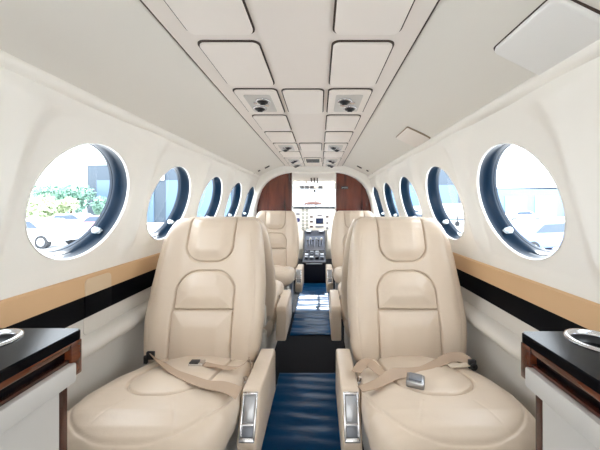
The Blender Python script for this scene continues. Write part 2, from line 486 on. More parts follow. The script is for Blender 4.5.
# ------------------------------------------------------------------ seats
def rbox_sdf(x, y, cx, cy, hx, hy, r):
    qx = np.abs(x-cx)-hx+r; qy = np.abs(y-cy)-hy+r
    return np.hypot(np.maximum(qx, 0), np.maximum(qy, 0))+np.minimum(np.maximum(qx, qy), 0)-r
def arch_sdf(x, s, s0, s1, hx, r):
    """box with only its upper corners rounded"""
    lo = rbox_sdf(x, s, 0, (s0+s1)/2, hx, (s1-s0)/2, .004)
    up = rbox_sdf(x, s, 0, (s0+s1)/2, hx, (s1-s0)/2, r)
    return np.where(s > (s0+s1)/2, up, lo)
def groove(d, w=.0045, a=.009): return -a*np.exp(-(d/w)**2)
def pillow(d, a, w=.03): return a*sm(0, w, -d)

def loft_part(nv, nf, nb, ring, region=None):
    """ring(vi array) -> front xyz (nv,nf,3), back xyz (nv,nb,3). Returns verts, faces by region"""
    front, back = ring
    P = np.concatenate([front, back[:, ::-1]], axis=1)
    n = nf+nb
    V = P.reshape(-1, 3)
    idx = np.arange(nv*n).reshape(nv, n)
    a, b_ = idx[:-1], idx[1:]
    Q = np.stack([a, np.roll(a, -1, 1), np.roll(b_, -1, 1), b_], axis=-1).reshape(-1, 4)
    return V, Q, idx
def make_meshes(V, Q, idx, reg, names, mat, flip=False):
    out = []
    for r, nm in enumerate(names):
        q = Q[reg == r]
        used = np.unique(np.concatenate([q.ravel(), idx[0], idx[-1]]) if r == 0 else q); mp = -np.ones(len(V), int); mp[used] = np.arange(len(used))
        fs = mp[q].tolist()
        if r == 0: fs.append([int(mp[i]) for i in idx[0][::-1]]); fs.append([int(mp[i]) for i in idx[-1]])
        if flip: fs = [f[::-1] for f in fs]
        me = bpy.data.meshes.new(nm)
        me.from_pydata(V[used].tolist(), [], fs); me.update()
        me.polygons.foreach_set('use_smooth', [True]*len(me.polygons))
        me.materials.append(mat)
        out.append(me)
    return out

BH, ZB = .592, .320          # backrest length along its slope, bottom height
def back_meshes():
    nv, nf, nb = 210, 250, 50
    v = np.linspace(0, 1, nv)
    v = np.where(v > .9, .9+.1*(1-(1-(v-.9)/.1)**1.6), v)[:, None]
    s = v*BH
    hw = np.interp(v, [0, .04, .12, .3, .5, .7, .82, .9, .95, .98, 1], [.208, .219, .229, .238, .236, .225, .215, .204, .193, .181, .156])
    T = .058*np.interp(v, [0, .02, .06, .88, .93, .97, .99, 1], [.4, .75, 1, 1, .97, .86, .70, .35])
    t = np.linspace(-1, 1, nf)[None]
    x = hw*np.sin(t*PI/2)
    d = T*np.maximum(1-np.abs(x/hw)**4.5, 0)**(1/3.2)
    ax = np.abs(x)
    sf = np.broadcast_to(s, x.shape)
    d1 = rbox_sdf(x, sf, 0, .628, .099, .224, .072)                     # headrest flap, over the top
    d2 = arch_sdf(x, sf, .2185, .367, .119, .085)                        # upper panel
    d3 = rbox_sdf(x, sf, 0, .085, .121, .1305, .008)                     # lower panel
    dsp = .020*sm(.10, .19, ax)*(1-sm(.85, 1, v))*sm(.0, .05, v)
    dsp = dsp+groove(d1, .0034, .012)+pillow(d1, .018, .06)+groove(d2, .0032, .011)+pillow(d2, .014, .06)+groove(d3, .0032, .010)*(v > .005)+pillow(d3, .013, .06)
    # soft side seam on the bolsters
    dsp = dsp+groove(ax-(hw-.034), .003, .0012)*sm(.05, .1, v)*(1-sm(.86, .92, v))
    endf = np.clip(1-np.abs(t)**10, 0, 1)
    y0 = .15*v-.014*np.exp(-((v-.27)/.2)**2)+.012*sm(.75, 1, v)
    yf = y0+.058-d-dsp*endf
    tb = np.linspace(-1, 1, nb+2)[None, 1:-1]
    xb = hw*np.sin(tb*PI/2); db = T*.8*np.maximum(1-np.abs(xb/hw)**3.2, 0)**(1/2.6)
    yb = y0+.058+db
    z = ZB+s*.965
    fr = np.stack([x, np.broadcast_to(yf, x.shape), np.broadcast_to(z, x.shape)], -1)
    bk = np.stack([xb, yb, np.broadcast_to(z, xb.shape)], -1)
    V, Q, idx = loft_part(nv, nf, nb, (fr, bk))
    reg = np.zeros((nv, nf+nb), int)
    reg[:, :nf][d1 < 0] = 1; reg[:, :nf][d2 < 0] = 2; reg[:, :nf][d3 < 0] = 3
    reg = reg[:-1].reshape(-1)
    return make_meshes(V, Q, idx, reg, ['backrest', 'headrest_flap', 'upper_panel', 'lower_panel'], LEATHER)

CY0, CY1 = -.440, .050
def cush_top(y):                       # crown height of the cushion along y
    return np.interp(y, [-.44, -.36, -.28, -.18, -.06, .05], [.416, .430, .427, .408, .374, .348])
def cushion_meshes():
    nv, nf, nb = 190, 250, 40
    v = np.linspace(0, 1, nv); v = np.where(v < .12, .12*(v/.12)**1.8, v)[:, None]
    y = CY0+(CY1-CY0)*v
    hw = np.interp(v, [0, .006, .02, .05, .10, .18, .3, .6, 1], [.125, .140, .160, .184, .204, .219, .224, .220, .205])
    T = .075*np.interp(v, [0, .004, .015, .04, .08, .14, .2, 1], [.35, .5, .66, .82, .93, .985, 1, 1])
    t = np.linspace(-1, 1, nf)[None]
    x = hw*np.sin(t*PI/2)
    d = T*np.maximum(1-np.abs(x/hw)**4.2, 0)**(1/3.0)
    ax = np.abs(x); yy = np.broadcast_to(y, x.shape)
    d1 = rbox_sdf(x, yy, 0, -.07, .122, .232, .105)                      # centre insert (rounded front)
    dsp = groove(d1, .0036, .009)+pillow(d1, .011, .08)
    rim = (np.abs(x/.212)**2.6+np.abs(np.minimum(yy+.22, 0)/.208)**2.6)**(1/2.6)                    # seam that runs around the front roll
    drim = (rim-1)*.19
    dsp = dsp+groove(drim, .003, .0035)*(yy < -.16)
    dsp = dsp+.006*sm(.10, .17, ax)*sm(.05, .2, v)
    ridge = groove(ax-.085+.5*(yy+.36), .003, .0010)*(yy < -.325)*(yy > -.41)
    dsp = dsp+ridge
    endf = np.clip(1-np.abs(t)**10, 0, 1)
    zt = cush_top(y)
    zf = zt-.075+d+dsp*endf
    tb = np.linspace(-1, 1, nb+2)[None, 1:-1]
    xb = hw*.98*np.sin(tb*PI/2); db = T*1.15*np.maximum(1-np.abs(xb/hw)**3, 0)**(1/2.6)
    zb = zt-.075-db
    fr = np.stack([x, yy, np.broadcast_to(zf, x.shape)], -1)
    bk = np.stack([xb, np.broadcast_to(y, xb.shape), zb], -1)
    V, Q, idx = loft_part(nv, nf, nb, (fr, bk))
    reg = np.zeros((nv, nf+nb), int); reg[:, :nf][d1 < 0] = 1
    return make_meshes(V, Q, idx, reg[:-1].reshape(-1), ['seat_cushion', 'seat_insert'], LEATHER)

BM, CM = back_meshes(), cushion_meshes()
def orient(m, d):
    nn = sum((p.normal*p.area for p in m.polygons), Vector())
    if nn.dot(Vector(d)) < 0: m.flip_normals()
for m in BM[1:]: orient(m, (0, -1, 0))
orient(CM[1], (0, 0, 1))
for m in (BM[0], CM[0]):
    bm = bmesh.new(); bm.from_mesh(m); bmesh.ops.recalc_face_normals(bm, faces=bm.faces); bm.to_mesh(m); bm.free()

def make_seat(arm):
    """passenger seat facing -y, origin on the floor under the seat crease; arm = side (+1/-1) that carries the armrest"""
    root = empty('passenger_seat', (0, 0, 0))
    bk = link('backrest', BM[0], None, root)
    for m in BM[1:]: link(m.name, m, None, bk)
    cu = link('seat_cushion', CM[0], None, root, (arm*.010, 0, 0))
    link('seat_insert', CM[1], None, cu)
    # base under the cushion
    prism('seat_base', [(-.34, .0), (.06, .0), (.10, .26), (-.37, .29)], 'x', -.185, .185, GREYPANEL, root, .015)
    prism('back_hinge', [(-.005, .30), (.12, .30), (.13, .42), (.04, .42)], 'x', -.19, .19, GREYPANEL, root, .01)
    # armrest on the aisle side
    x0, x1 = arm*.234, arm*.290
    xm = (x0+x1)/2
    ar = prism('armrest', [(.055, .365), (.035, .382), (-.225, .396), (-.240, .390), (-.292, .275), (-.288, .245), (-.262, .20), (.06, .20)], 'x', x0, x1, LEATHER, root, .017)
    # latch on the sloping front end
    p0, p1 = Vector((xm, -.2375, .3955)), Vector((xm, -.2905, .277))
    dirv = (p1-p0).normalized(); nrm = Vector((0, -1, 0))-dirv*Vector((0, -1, 0)).dot(dirv); nrm.normalize()
    xax = Vector((1, 0, 0)); Rm = Matrix((xax, dirv, xax.cross(dirv))).transposed()
    if (Rm @ Vector((0, 0, 1))).dot(nrm) < 0: Rm = Matrix((-xax, dirv, (-xax).cross(dirv))).transposed()
    mid = p0+dirv*.062
    Mm = Matrix.Translation(mid) @ Rm.to_4x4()
    bm = bmesh.new()
    for sx in (-1, 1): b_box(bm, Mm @ Vector((sx*.0195, 0, .002)), (.006, .118, .010), .002, 2, Rm)
    for sy, hh in ((-1, .006), (.34, .005), (1, .012)): b_box(bm, Mm @ Vector((0, sy*.056, .002)), (.044, hh, .010), .002, 2, Rm)
    b_box(bm, Mm @ Vector((0, 0, -.001)), (.038, .114, .004), 0, 2, Rm)
    from_bm('recline_latch', bm, CHROME, ar, smooth=True, angle=math.radians(40))
    box('latch_button', Mm @ Vector((0, -.018, .003)), (.032, .066, .006), STEEL, ar, .002, 2, Rm)
    box('latch_button', Mm @ Vector((0, .037, .001)), (.032, .026, .006), GREYMETAL, ar, .002, 2, Rm)
    bm = bmesh.new(); b_cyl(bm, (x0, -.155, .365), (x0-arm*.014, -.155, .365), .010); b_cyl(bm, (x0-arm*.006, -.155, .365), (x0-arm*.012, -.155, .385), .006)
    from_bm('pivot_bolt', bm, CHROME, ar, smooth=True, angle=math.radians(40))
    return root

seatL = make_seat(1)        # armrest on its +x side
seatR = make_seat(-1)
SX = .415
G = 'cream leather cabin seats'
def setup(o, x, y, rz, lb, z=0):
    o.location = (x, y, z); o.rotation_euler = (0, 0, rz); tag(o, lb, 'seat', G); return o
YAft = 1.075
nearL = setup(seatL, -SX+.008, YAft, 0, 'near left cream leather seat with a small chrome buckle on its lap belt')
nearR = setup(seatR, SX, YAft, 0, 'near right cream leather seat with a square grey buckle on its lap belt')
YB = 1.60
setup(copy_tree(seatR), -SX, YB, PI, 'cream seat facing forward, back to back with the near left seat')
setup(copy_tree(seatL), SX, YB, PI, 'cream seat facing forward, back to back with the near right seat')
YC = 2.66
setup(copy_tree(seatL), -SX+.035, YC, 0, 'cream leather seat in front of the left wooden partition')
setup(copy_tree(seatR), SX-.005, YC, 0, 'cream leather seat in front of the right wooden partition')

# ------------------------------------------------------------------ lap belts lie on the near cushions
def ribbon(path, w, lift, mat, name, parent, thick=.0022, roll=None):
    """path of local (x, y, z, roll_degrees): webbing laid along it, its width turned by roll"""
    pts = np.array([p[:3] for p in path], float); rl = np.radians(np.array([p[3] for p in path], float))
    k = np.arange(len(pts)); t = np.linspace(0, len(pts)-1, 16*(len(pts)-1)+1)
    def cr(arr):
        out = []
        for u in t:
            i = min(int(u), len(arr)-2); f = u-i
            p0, p1, p2, p3 = arr[max(i-1, 0)], arr[i], arr[i+1], arr[min(i+2, len(arr)-1)]
            out.append(.5*((2*p1)+(-p0+p2)*f+(2*p0-5*p1+4*p2-p3)*f*f+(-p0+3*p1-3*p2+p3)*f**3))
        return np.array(out)
    C = cr(pts); Rr = cr(rl[:, None])[:, 0]
    V, Fc = [], []
    for i, c in enumerate(C):
        tg = Vector(C[min(i+1, len(C)-1)]-C[max(i-1, 0)]).normalized()
        side = tg.cross(Vector((0, 0, 1))).normalized(); up = side.cross(tg).normalized()
        sd = side*math.cos(Rr[i])+up*math.sin(Rr[i]); nn = sd.cross(tg).normalized()
        c = Vector(c)
        for a_, b_ in ((-.5, -.5), (-.25, -.5), (.0, -.5), (.25, -.5), (.5, -.5), (.5, .5), (.25, .5), (0, .5), (-.25, .5), (-.5, .5)):
            V.append(c+sd*w*a_+nn*thick*b_)
    m = 10
    for i in range(len(C)-1):
        for j in range(m): Fc.append((i*m+j, i*m+(j+1) % m, (i+1)*m+(j+1) % m, (i+1)*m+j))
    Fc.append(tuple(range(m))[::-1]); Fc.append(tuple((len(C)-1)*m+i for i in range(m)))
    o = pyd(name, V, Fc, mat, parent); o.data.set_sharp_from_angle(angle=math.radians(50)); return o

def on_cushion(seat_x, px, py, lift):
    """point of the cushion seen at this spot, in the seat's own coordinates"""
    lo, hi = .55, 1.2
    for _ in range(50):
        Y = (lo+hi)/2
        z = EYE-(py-205)/F*Y
        zs = float(cush_top(np.array(Y-YAft)))+lift
        if z > zs: lo = Y
        else: hi = Y
    X = CAMX+(px-319.5)/F*Y
    return (X-seat_x, Y-YAft, zs)
def bpath(sx, l): return [on_cushion(sx, a_, b_, c_)+(d_,) for a_, b_, c_, d_ in l]

# left seat: wide strap sweeping across, small buckle near the crease
bl = empty('lap_belt', (0, 0, 0)); bl.parent = seatL
ribbon(bpath(-SX+.008, [(153, 356, .014, 50), (162, 363, .018, 30), (173, 371, .014, 20), (188, 378, .010, 6), (205, 384, .010, 0), (220, 386, .012, -10), (231, 389, .010, -12), (239, 393.5, .0, -25)]), .034, 0, BELT, 'webbing', bl)
ribbon(bpath(-SX+.008, [(204, 364, .013, 0), (216, 366, .012, 10), (232, 368, .013, 10), (244, 364, .02, 40), (249, 359, .03, 60), (252, 366, .014, 70)]), .024, 0, BELT, 'webbing', bl)
p = Vector(on_cushion(-SX+.008, 197, 363.5, .016))
bk = box('buckle', p, (.050, .030, .014), CHROME, bl, .003, 2)
box('buckle_lever', p+Vector((-.006, -.004, .009)), (.030, .022, .004), DARK, bl, .001)
p = Vector(on_cushion(-SX+.008, 150, 357, .01))
bm = bmesh.new(); b_box(bm, p+Vector((0, .004, .004)), (.030, .012, .030), .003); b_box(bm, p+Vector((-.016, 0, -.01)), (.014, .01, .03), .002)
from_bm('anchor_fitting', bm, DARK, bl, smooth=True, angle=math.radians(40))
# right seat
br = empty('lap_belt', (0, 0, 0)); br.parent = seatR
ribbon(bpath(SX, [(470, 362, .016, 20), (460, 357, .028, 40), (450, 357.5, .026, 30), (438, 363, .016, 10), (424, 369, .012, 0), (408, 372, .014, 15), (394, 374, .018, 30), (384, 380, .012, 8), (374, 385, .010, 0), (360, 389, .006, -10)]), .034, 0, BELT, 'webbing', br)
ribbon(bpath(SX, [(356, 372, .008, 0), (362, 365, .016, -30), (369, 363, .020, -30), (377, 369, .016, -15), (386, 376, .010, 0), (394, 378, .008, 0)]), .030, 0, BELT, 'webbing', br)
ribbon(bpath(SX, [(449, 366, .009, 0), (458, 365.5, .009, 0), (469, 364.5, .010, 0)]), .022, 0, M_('pale_webbing', srgb(205, 190, 170), .6), 'webbing', br)
p = Vector(on_cushion(SX, 415.5, 381, .014))
bm = bmesh.new(); Rz = Matrix.Rotation(math.radians(-22), 3, 'Z')
b_box(bm, p, (.050, .046, .020), .004, 2, Rz)
from_bm('buckle', bm, STEEL, br, smooth=True, angle=math.radians(40))
box('buckle_lever', p+Vector((0, 0, .0115)), (.036, .034, .004), GREYMETAL, br, .0015, 2, Rz)
p = Vector(on_cushion(SX, 472, 364, .012))
bm = bmesh.new(); b_box(bm, p, (.026, .012, .030), .003); b_torus(bm, p+Vector((.0, -.012, -.004)), (0, 1, 0), .010, .003, 20, 8)
from_bm('anchor_fitting', bm, DARK, br, smooth=True, angle=math.radians(40))

# ------------------------------------------------------------------ side cabinets with cup holders
def cabinet(sd, xin, yend, lbl):
    zt = EYE-.250; xw = .706; y0 = -.30
    root = empty('side_cabinet', (sd*(xin+xw)/2, (y0+yend)/2, 0), lbl, 'side cabinet', 'side cabinets')
    cx, cy = sd*(xin+xw)/2, (y0+yend)/2
    L = yend-y0
    def bb(name, x0, x1, ya, yb, za, zb, mat, parent=root, bev=.003):
        return box(name, (sd*(x0+x1)/2-cx, (ya+yb)/2-cy, (za+zb)/2), (abs(x1-x0), yb-ya, zb-za), mat, parent, bev)
    # top with a hole for the cup holder
    hx, hy, R = sd*(.552 if sd < 0 else .572), .512, .041
    tpl = rrect(xw-xin, L, .012, 5)
    bm = bmesh.new()
    outer = [(p[0], p[1]) for p in tpl]
    N = 48; n = len(outer)
    circ = [(hx-cx+R*math.cos(2*PI*i/N), hy-cy+R*math.sin(2*PI*i/N)) for i in range(N)]
    tb = .018
    vo = [bm.verts.new((p[0], p[1], zt-.003)) for p in outer]; vo2 = [bm.verts.new((p[0]*.985, p[1]*.996, zt)) for p in outer]; vb = [bm.verts.new((p[0], p[1], zt-tb)) for p in outer]
    vc = [bm.verts.new((p[0], p[1], zt)) for p in circ]
    for i in range(n):
        bm.faces.new((vb[i], vb[(i+1) % n], vo[(i+1) % n], vo[i])); bm.faces.new((vo[i], vo[(i+1) % n], vo2[(i+1) % n], vo2[i]))
    eo = [bm.edges.get((vo2[i], vo2[(i+1) % n])) for i in range(n)]
    ec = [bm.edges.new((vc[i], vc[(i+1) % N])) for i in range(N)]
    bmesh.ops.triangle_fill(bm, use_beauty=True, edges=eo+ec)
    bm.faces.new(vb[::-1])
    from_bm('worktop', bm, GLOSSBLACK, root, smooth=False)
    # cup holder: chrome rim and a dark well
    bm = bmesh.new()
    rings = [(R+.009, .0005), (R+.008, .003), (R+.003, .0042), (R-.001, .003), (R-.0025, -.004), (R-.004, -.022), (0.001, -.022)]
    rows = [[bm.verts.new((hx-cx+r*math.cos(2*PI*i/N), hy-cy+r*math.sin(2*PI*i/N), zt+z)) for i in range(N)] for r, z in rings[:5]]
    for ra, rb in zip(rows, rows[1:]):
        for i in range(N): bm.faces.new((ra[i], ra[(i+1) % N], rb[(i+1) % N], rb[i]))
    ch = from_bm('cup_holder', bm, CHROME, root, smooth=True)
    bm = bmesh.new()
    rows = [[bm.verts.new((hx-cx+r*math.cos(2*PI*i/N), hy-cy+r*math.sin(2*PI*i/N), zt+z)) for i in range(N)] for r, z in rings[4:]]
    for ra, rb in zip(rows, rows[1:]):
        for i in range(N): bm.faces.new((ra[i], ra[(i+1) % N], rb[(i+1) % N], rb[i]))
    from_bm('cup_well', bm, DARK, ch, smooth=True)
    # wooden fascia with the table slot
    bb('wood_rail', xin+.003, xin+.020, y0, yend-.003, zt-.032, zt-tb, WOODC)
    bb('table_slot', xin+.014, xin+.030, y0, yend-.025, zt-.052, zt-.032, GLOSSBLACK)
    bb('lower_wood_rail', xin+.005, xin+.022, y0, yend-.025, zt-.058, zt-.050, WOODD)
    bb('end_post', xin+.001, xin+.036, yend-.026, yend-.002, zt-.088, zt-tb-.001, WOODC)
    bb('grey_rail', xin-.004, xin+.020, y0, yend-.020, zt-.096, zt-.058, GREYTRIM, bev=.004)
    bb('lower_post', xin+.030, xin+.056, yend-.022, yend-.002, .01, zt-.088, WOODD)
    bb('front_panel', xin+.028, xin+.060, y0, yend-.022, .01, zt-.096, GREYTRIM)
    bb('upper_box', xin+.022, xw-.012, y0, yend-.026, zt-.096, zt-tb-.002, GREYTRIM)
    bb('carcass', xin+.060, xw-.012, y0, yend-.004, .01, zt-.096, GREYTRIM)
    return root
cabinet(-1, .420, .570, 'black topped wooden side cabinet with a cup holder under the large left window')
cabinet(1, .456, .556, 'black topped wooden side cabinet with a cup holder under the large right window')

# flush rounded plate across the bands on the left wall
fp = empty('wall_plate', (-.709, .975, EYE-.33), 'small rounded flush plate crossing the tan and black bands on the left wall', 'wall plate')
def plate_piece(name, h0, h1, xw, mat, rt, rb):
    w = .115; pts = []
    for cx, cz, a0, r in ((w/2, h1, 0, rt), (-w/2, h1, 90, rt), (-w/2, h0, 180, rb), (w/2, h0, 270, rb)):
        sx = -1 if cx > 0 else 1; sz = -1 if cz == h1 else 1
        for i in range(6):
            an = math.radians(a0+90*i/5); pts.append((cx+sx*r+r*math.cos(an), cz+.33+sz*r+r*math.sin(an)))
    Mm = Matrix(((0, 0, 1, xw+.709), (1, 0, 0, 0), (0, 1, 0, 0), (0, 0, 0, 1)))
    slab(name, pts, Mm, .006, mat, fp, .002)
plate_piece('tan_section', -.300, -.246, -.7125, M_('pale_tan_leather', srgb(214, 190, 158), .5), .016, .002)
plate_piece('black_section', -.371, -.3005, -.7125, BLACK, .002, .002)
plate_piece('grey_section', -.432, -.3715, -.7180, GREYPANEL, .002, .016)

# ------------------------------------------------------------------ aisle: protective film
def film(x0, x1, y0, y1, lbl):
    nx, ny = 40, 130
    root_y = (y0+y1)/2
    V, Fc = [], []
    for j in range(ny):
        for i in range(nx):
            x = x0+(x1-x0)*i/(nx-1); y = y0+(y1-y0)*j/(ny-1)
            w = .0022*math.sin(y*41+2.2*math.sin(x*7+y*3))+.0016*math.sin(y*93+x*9)+.0025*max(0, math.sin(y*23+x*4+1))**6
            V.append((x-(x0+x1)/2, y-root_y, .008+w))
    for j in range(ny-1):
        for i in range(nx-1): Fc.append((j*nx+i, j*nx+i+1, (j+1)*nx+i+1, (j+1)*nx+i))
    o = pyd('protective_film', V, Fc, FILM, None, True, ((x0+x1)/2, root_y, 0))
    md = o.modifiers.new('thickness', 'SOLIDIFY'); md.thickness = .002
    tag(o, lbl, 'floor covering', 'blue films on the aisle floor')
film(-.165, .165, -.1, 1.57, 'wrinkled blue protective film on the aisle floor between the near seats')
film(-.155, .155, 2.03, 3.38, 'sunlit blue protective film on the far aisle floor before the cockpit')

# ------------------------------------------------------------------ cockpit
YP = 4.10
def cpt(px, py, Y=YP): return (CAMX+(px-319.5)/F*Y, EYE+(205-py)/F*Y)
for sd, nm in ((-1, 'left'), (1, 'right')):
    o = prism('wall_cockpit_'+nm, [(3.07, 0), (4.95, 0), (4.95, .90), (3.90, .94), (3.62, 1.30), (3.07, 1.34)], 'x', sd*.655, sd*.64, SIDEWALL); tag(o, kind='structure')
    o = prism('window_%d' % wn, [(3.92, .955), (4.80, .925), (3.95, 1.28), (3.66, 1.29)], 'x', sd*.650, sd*.646, GLASS); tag(o, kind='structure'); wn += 1
o = box('wall_cockpit_front', (0, 4.96, .46), (1.30, .03, .92), SIDEWALL); tag(o, kind='structure')
# roof, overhead console
o = prism('ceiling_cockpit', [(3.05, EYE+.385), (3.95, EYE+.30), (3.95, EYE+.325), (3.05, EYE+.45)], 'x', -.66, .66, HEADLINER); tag(o, kind='structure')
ohp = empty('overhead_switch_panel', (0, 3.60, EYE+.30), 'ivory overhead panel with switches and a row of dark gauges above the windscreen', 'switch panel')
prism('panel_body', [(-.50, .055), (.25, -.085), (.27, -.07), (.36, .03), (.27, .06), (-.50, .085)], 'x', -.27, .27, COCKPIT, ohp, .004)
def onover(px, py):
    for i in range(400):
        Y = 3.1+i*.002
        h = EYE+(205-py)/F*Y
        s = EYE+.30+.055-(Y-3.10)*(.14/.75)
        if h >= s: break
    return Vector((CAMX+(px-319.5)/F*Y, Y-3.60, s-EYE-.30))
for i, (px, py) in enumerate(((302, 187), (307, 187), (312, 187), (320.5, 187))):
    p = onover(px, py); g = box('gauge', p, (.056, .20, .010), GREYMETAL, ohp, .003, 2, Matrix.Rotation(-.186, 3, 'X'))
    box('gauge_face', p+Vector((0, -.002, -.006)), (.046, .16, .004), DARK, g, .001, 2, Matrix.Rotation(-.186, 3, 'X'))
for px, py, hh in ((306.3, 181.5, 0), (311.5, 180.8, 1), (314.5, 180.8, 1), (317.5, 180.8, 1), (320.5, 182, 0), (323.3, 182, 0), (326, 182, 0)):
    p = onover(px, py)
    if hh: box('rocker_switch', p, (.016, .26, .012), DARK, ohp, .002, 2, Matrix.Rotation(-.186, 3, 'X'))
    else: cyl('toggle_knob', p+Vector((0, 0, .005)), p+Vector((0, 0, -.02)), .009, GREYMETAL, ohp)
cp = empty('compass', (cpt(314.5, 191, 3.90)[0], 3.90, cpt(314.5, 191, 3.90)[1]), 'small dark compass hanging from the windscreen centre post', 'compass')
bm = bmesh.new(); bmesh.ops.create_uvsphere(bm, u_segments=16, v_segments=10, radius=.020)
from_bm('compass_housing', bm, DARK, cp, smooth=True)
cyl('bracket', (0, 0, .012), (0, .0, .07), .006, GREYMETAL, cp)

# windscreen: frame posts and glass
ws = empty('window_%d' % wn, (0, 4.5, EYE)); tag(ws, kind='structure'); wn += 1
A0, A1 = (4.80, EYE-.03), (3.93, EYE+.315)
def wpanel(name, x0, x1, mat, off, th):
    d = Vector((0, A1[0]-A0[0], A1[1]-A0[1])); nn = Vector((0, -d.z, d.y)).normalized()*th
    vs = []
    for x in (x0, x1):
        for q in (A0, A1):
            b_ = Vector((x, q[0]-4.5, q[1]-EYE)); vs += [b_, b_+nn]
    bm = bmesh.new(); vv = [bm.verts.new(p) for p in vs]
    bmesh.ops.convex_hull(bm, input=vv)
    return from_bm(name, bm, mat, ws)
wpanel('windscreen_glass', -.640, -.010, GLASS, 0, .006); wpanel('windscreen_glass', .010, .640, GLASS, 0, .006)
wpanel('centre_post', -.010, .010, COCKPIT, 0, .03)
o = box('trim_10', (0, 4.47, EYE-.045), (1.28, .70, .02), DARK, None, .005); tag(o, kind='structure')     # glareshield deck
gs = empty('glareshield', (0, YP, EYE-.02), 'dark padded glareshield along the top of the instrument panel', 'glareshield')
box('hood', (0, .02, -.016), (1.26, .12, .040), M_('glareshield_pad', srgb(44, 54, 62), .6), gs, .008)
hb = empty('hood_bulge', (cpt(313, 204)[0], YP+.03, EYE+.002), 'brown domed cover in the middle of the glareshield', 'cover')
bm = bmesh.new(); bmesh.ops.create_uvsphere(bm, u_segments=28, v_segments=14, radius=1, matrix=Matrix.Diagonal((.145, .08, .062, 1)))
bmesh.ops.bisect_plane(bm, geom=bm.verts[:]+bm.edges[:]+bm.faces[:], plane_co=(0, 0, -.004), plane_no=(0, 0, -1), clear_outer=True)
from_bm('dome', bm, M_('brown_leather', srgb(92, 62, 56), .6), hb, smooth=True)
bm = bmesh.new(); b_torus(bm, (0, 0, 0), (0, 0, 1), .1, .004, 40, 8); bmesh.ops.transform(bm, matrix=Matrix.Diagonal((1.45, .8, 1, 1)), verts=bm.verts)
from_bm('dome_rim', bm, DARK, hb, smooth=True)

ip = empty('instrument_panel', (0, YP, EYE-.20), 'ivory instrument panel with dials and a blue screen in the cockpit', 'instrument panel')
box('panel_board', (0, .02, -.0165), (1.28, .04, .312), COCKPIT, ip, .006)
for sd in (-1, 1): box('lower_subpanel', (sd*.40, -.06, -.305), (.46, .03, .27), COCKPIT, ip, .01)
def onpanel(px, py):
    x, z = cpt(px, py); return Vector((x, -.002, z-(EYE-.20)))
for px in (303, 307):
    for j in range(6):
        p = onpanel(px, 210.5+j*3.55)
        bm = bmesh.new(); b_torus(bm, p, (0, 1, 0), .020, .004, 24, 6); d_ = from_bm('dial', bm, GREYMETAL, ip, smooth=True)
        cyl('dial_face', p+Vector((0, .003, 0)), p+Vector((0, -.002, 0)), .018, M_('dial_grey', srgb(150, 156, 150), .3) if (px == 303 and j == 0) else bpy.data.materials['dial_grey'], d_)
def disp(px, py, w, h, mat, nm='display'):
    p = onpanel(px, py)
    bz = box('bezel', p, (w+.012, .012, h+.012), GREYMETAL, ip, .003)
    box(nm, p+Vector((0, -.007, 0)), (w, .004, h), mat, bz, .001)
disp(319.6, 221, .105, .075, SCREEN); disp(319.6, 215.4, .06, .018, GREYMETAL, 'radio_face'); disp(319.6, 226.6, .11, .016, GREYMETAL, 'radio_face')
for py in (216.8, 221.6, 226.6): disp(311.4, py, .038, .018, M_('amber_dark', srgb(60, 34, 28), .3) if py < 217 else bpy.data.materials['amber_dark'])
disp(327.2, 216.8, .036, .018, bpy.data.materials['amber_dark']); disp(327.4, 223, .022, .022, GREYMETAL, 'knob_face'); disp(327.4, 228, .022, .022, GREYMETAL, 'knob_face')
p = onpanel(298, 220); bm = bmesh.new(); b_torus(bm, p, (0, 1, 0), .03, .006, 28, 8); d_ = from_bm('attitude_dial', bm, GREYMETAL, ip, smooth=True)
cyl('attitude_face', p, p+Vector((0, -.004, 0)), .028, M_('deep_blue', srgb(26, 34, 96), .3), d_)
disp(298, 214, .045, .03, GREYMETAL, 'dial_face')

pd = empty('centre_pedestal', (-.005, 3.42, 0), 'dark navy centre pedestal with grey levers between the cockpit seats', 'control pedestal')
prism('pedestal_body', [(0, 0), (.66, 0), (.66, .58), (.58, .58), (.30, .34), (.04, .265), (0, .25)], 'x', -.145, .145, NAVY, pd, .008)
box('pull_handle', (0, -.008, .232), (.20, .014, .014), STEEL, pd, .004)
for r in range(3):
    for c in range(4):
        box('radio_button' if r else 'trim_wheel', (-.10+.066*c, .09+.07*r, .285+.02*r+.012), (.046, .05, .022), (GREYMETAL, STEEL, NAVY)[(r+c) % 3], pd, .005, 2, Matrix.Rotation(.28, 3, 'X'))
slab('quadrant_plate', rrect(.25, .26, .02), Matrix.Translation((0, .40, .425)) @ Matrix.Rotation(.71, 4, 'X'), .012, M_('dark_quadrant', srgb(52, 58, 74), .4), pd, .003)
for i, x in enumerate((-.09, -.055, -.02, .02, .055, .09)):
    y, z = .34+.03*(i % 2), .40+.02*(i % 2)
    lv = cyl('power_lever', (x, y+.02, z-.02), (x, y-.05, z+.075), .006, STEEL, pd)
    bm = bmesh.new(); b_box(bm, (x, y-.055, z+.082), (.026, .030, .022), .007, 3)
    from_bm('lever_knob', bm, (DARK, WHITE, DARK, STEEL, DARK, WHITE)[i], lv, smooth=True)
for sd in (-1, 1):
    box('switch_row', (sd*.09, .56, .585), (.07, .05, .02), STEEL, pd, .004, 2, Matrix.Rotation(.7, 3, 'X'))
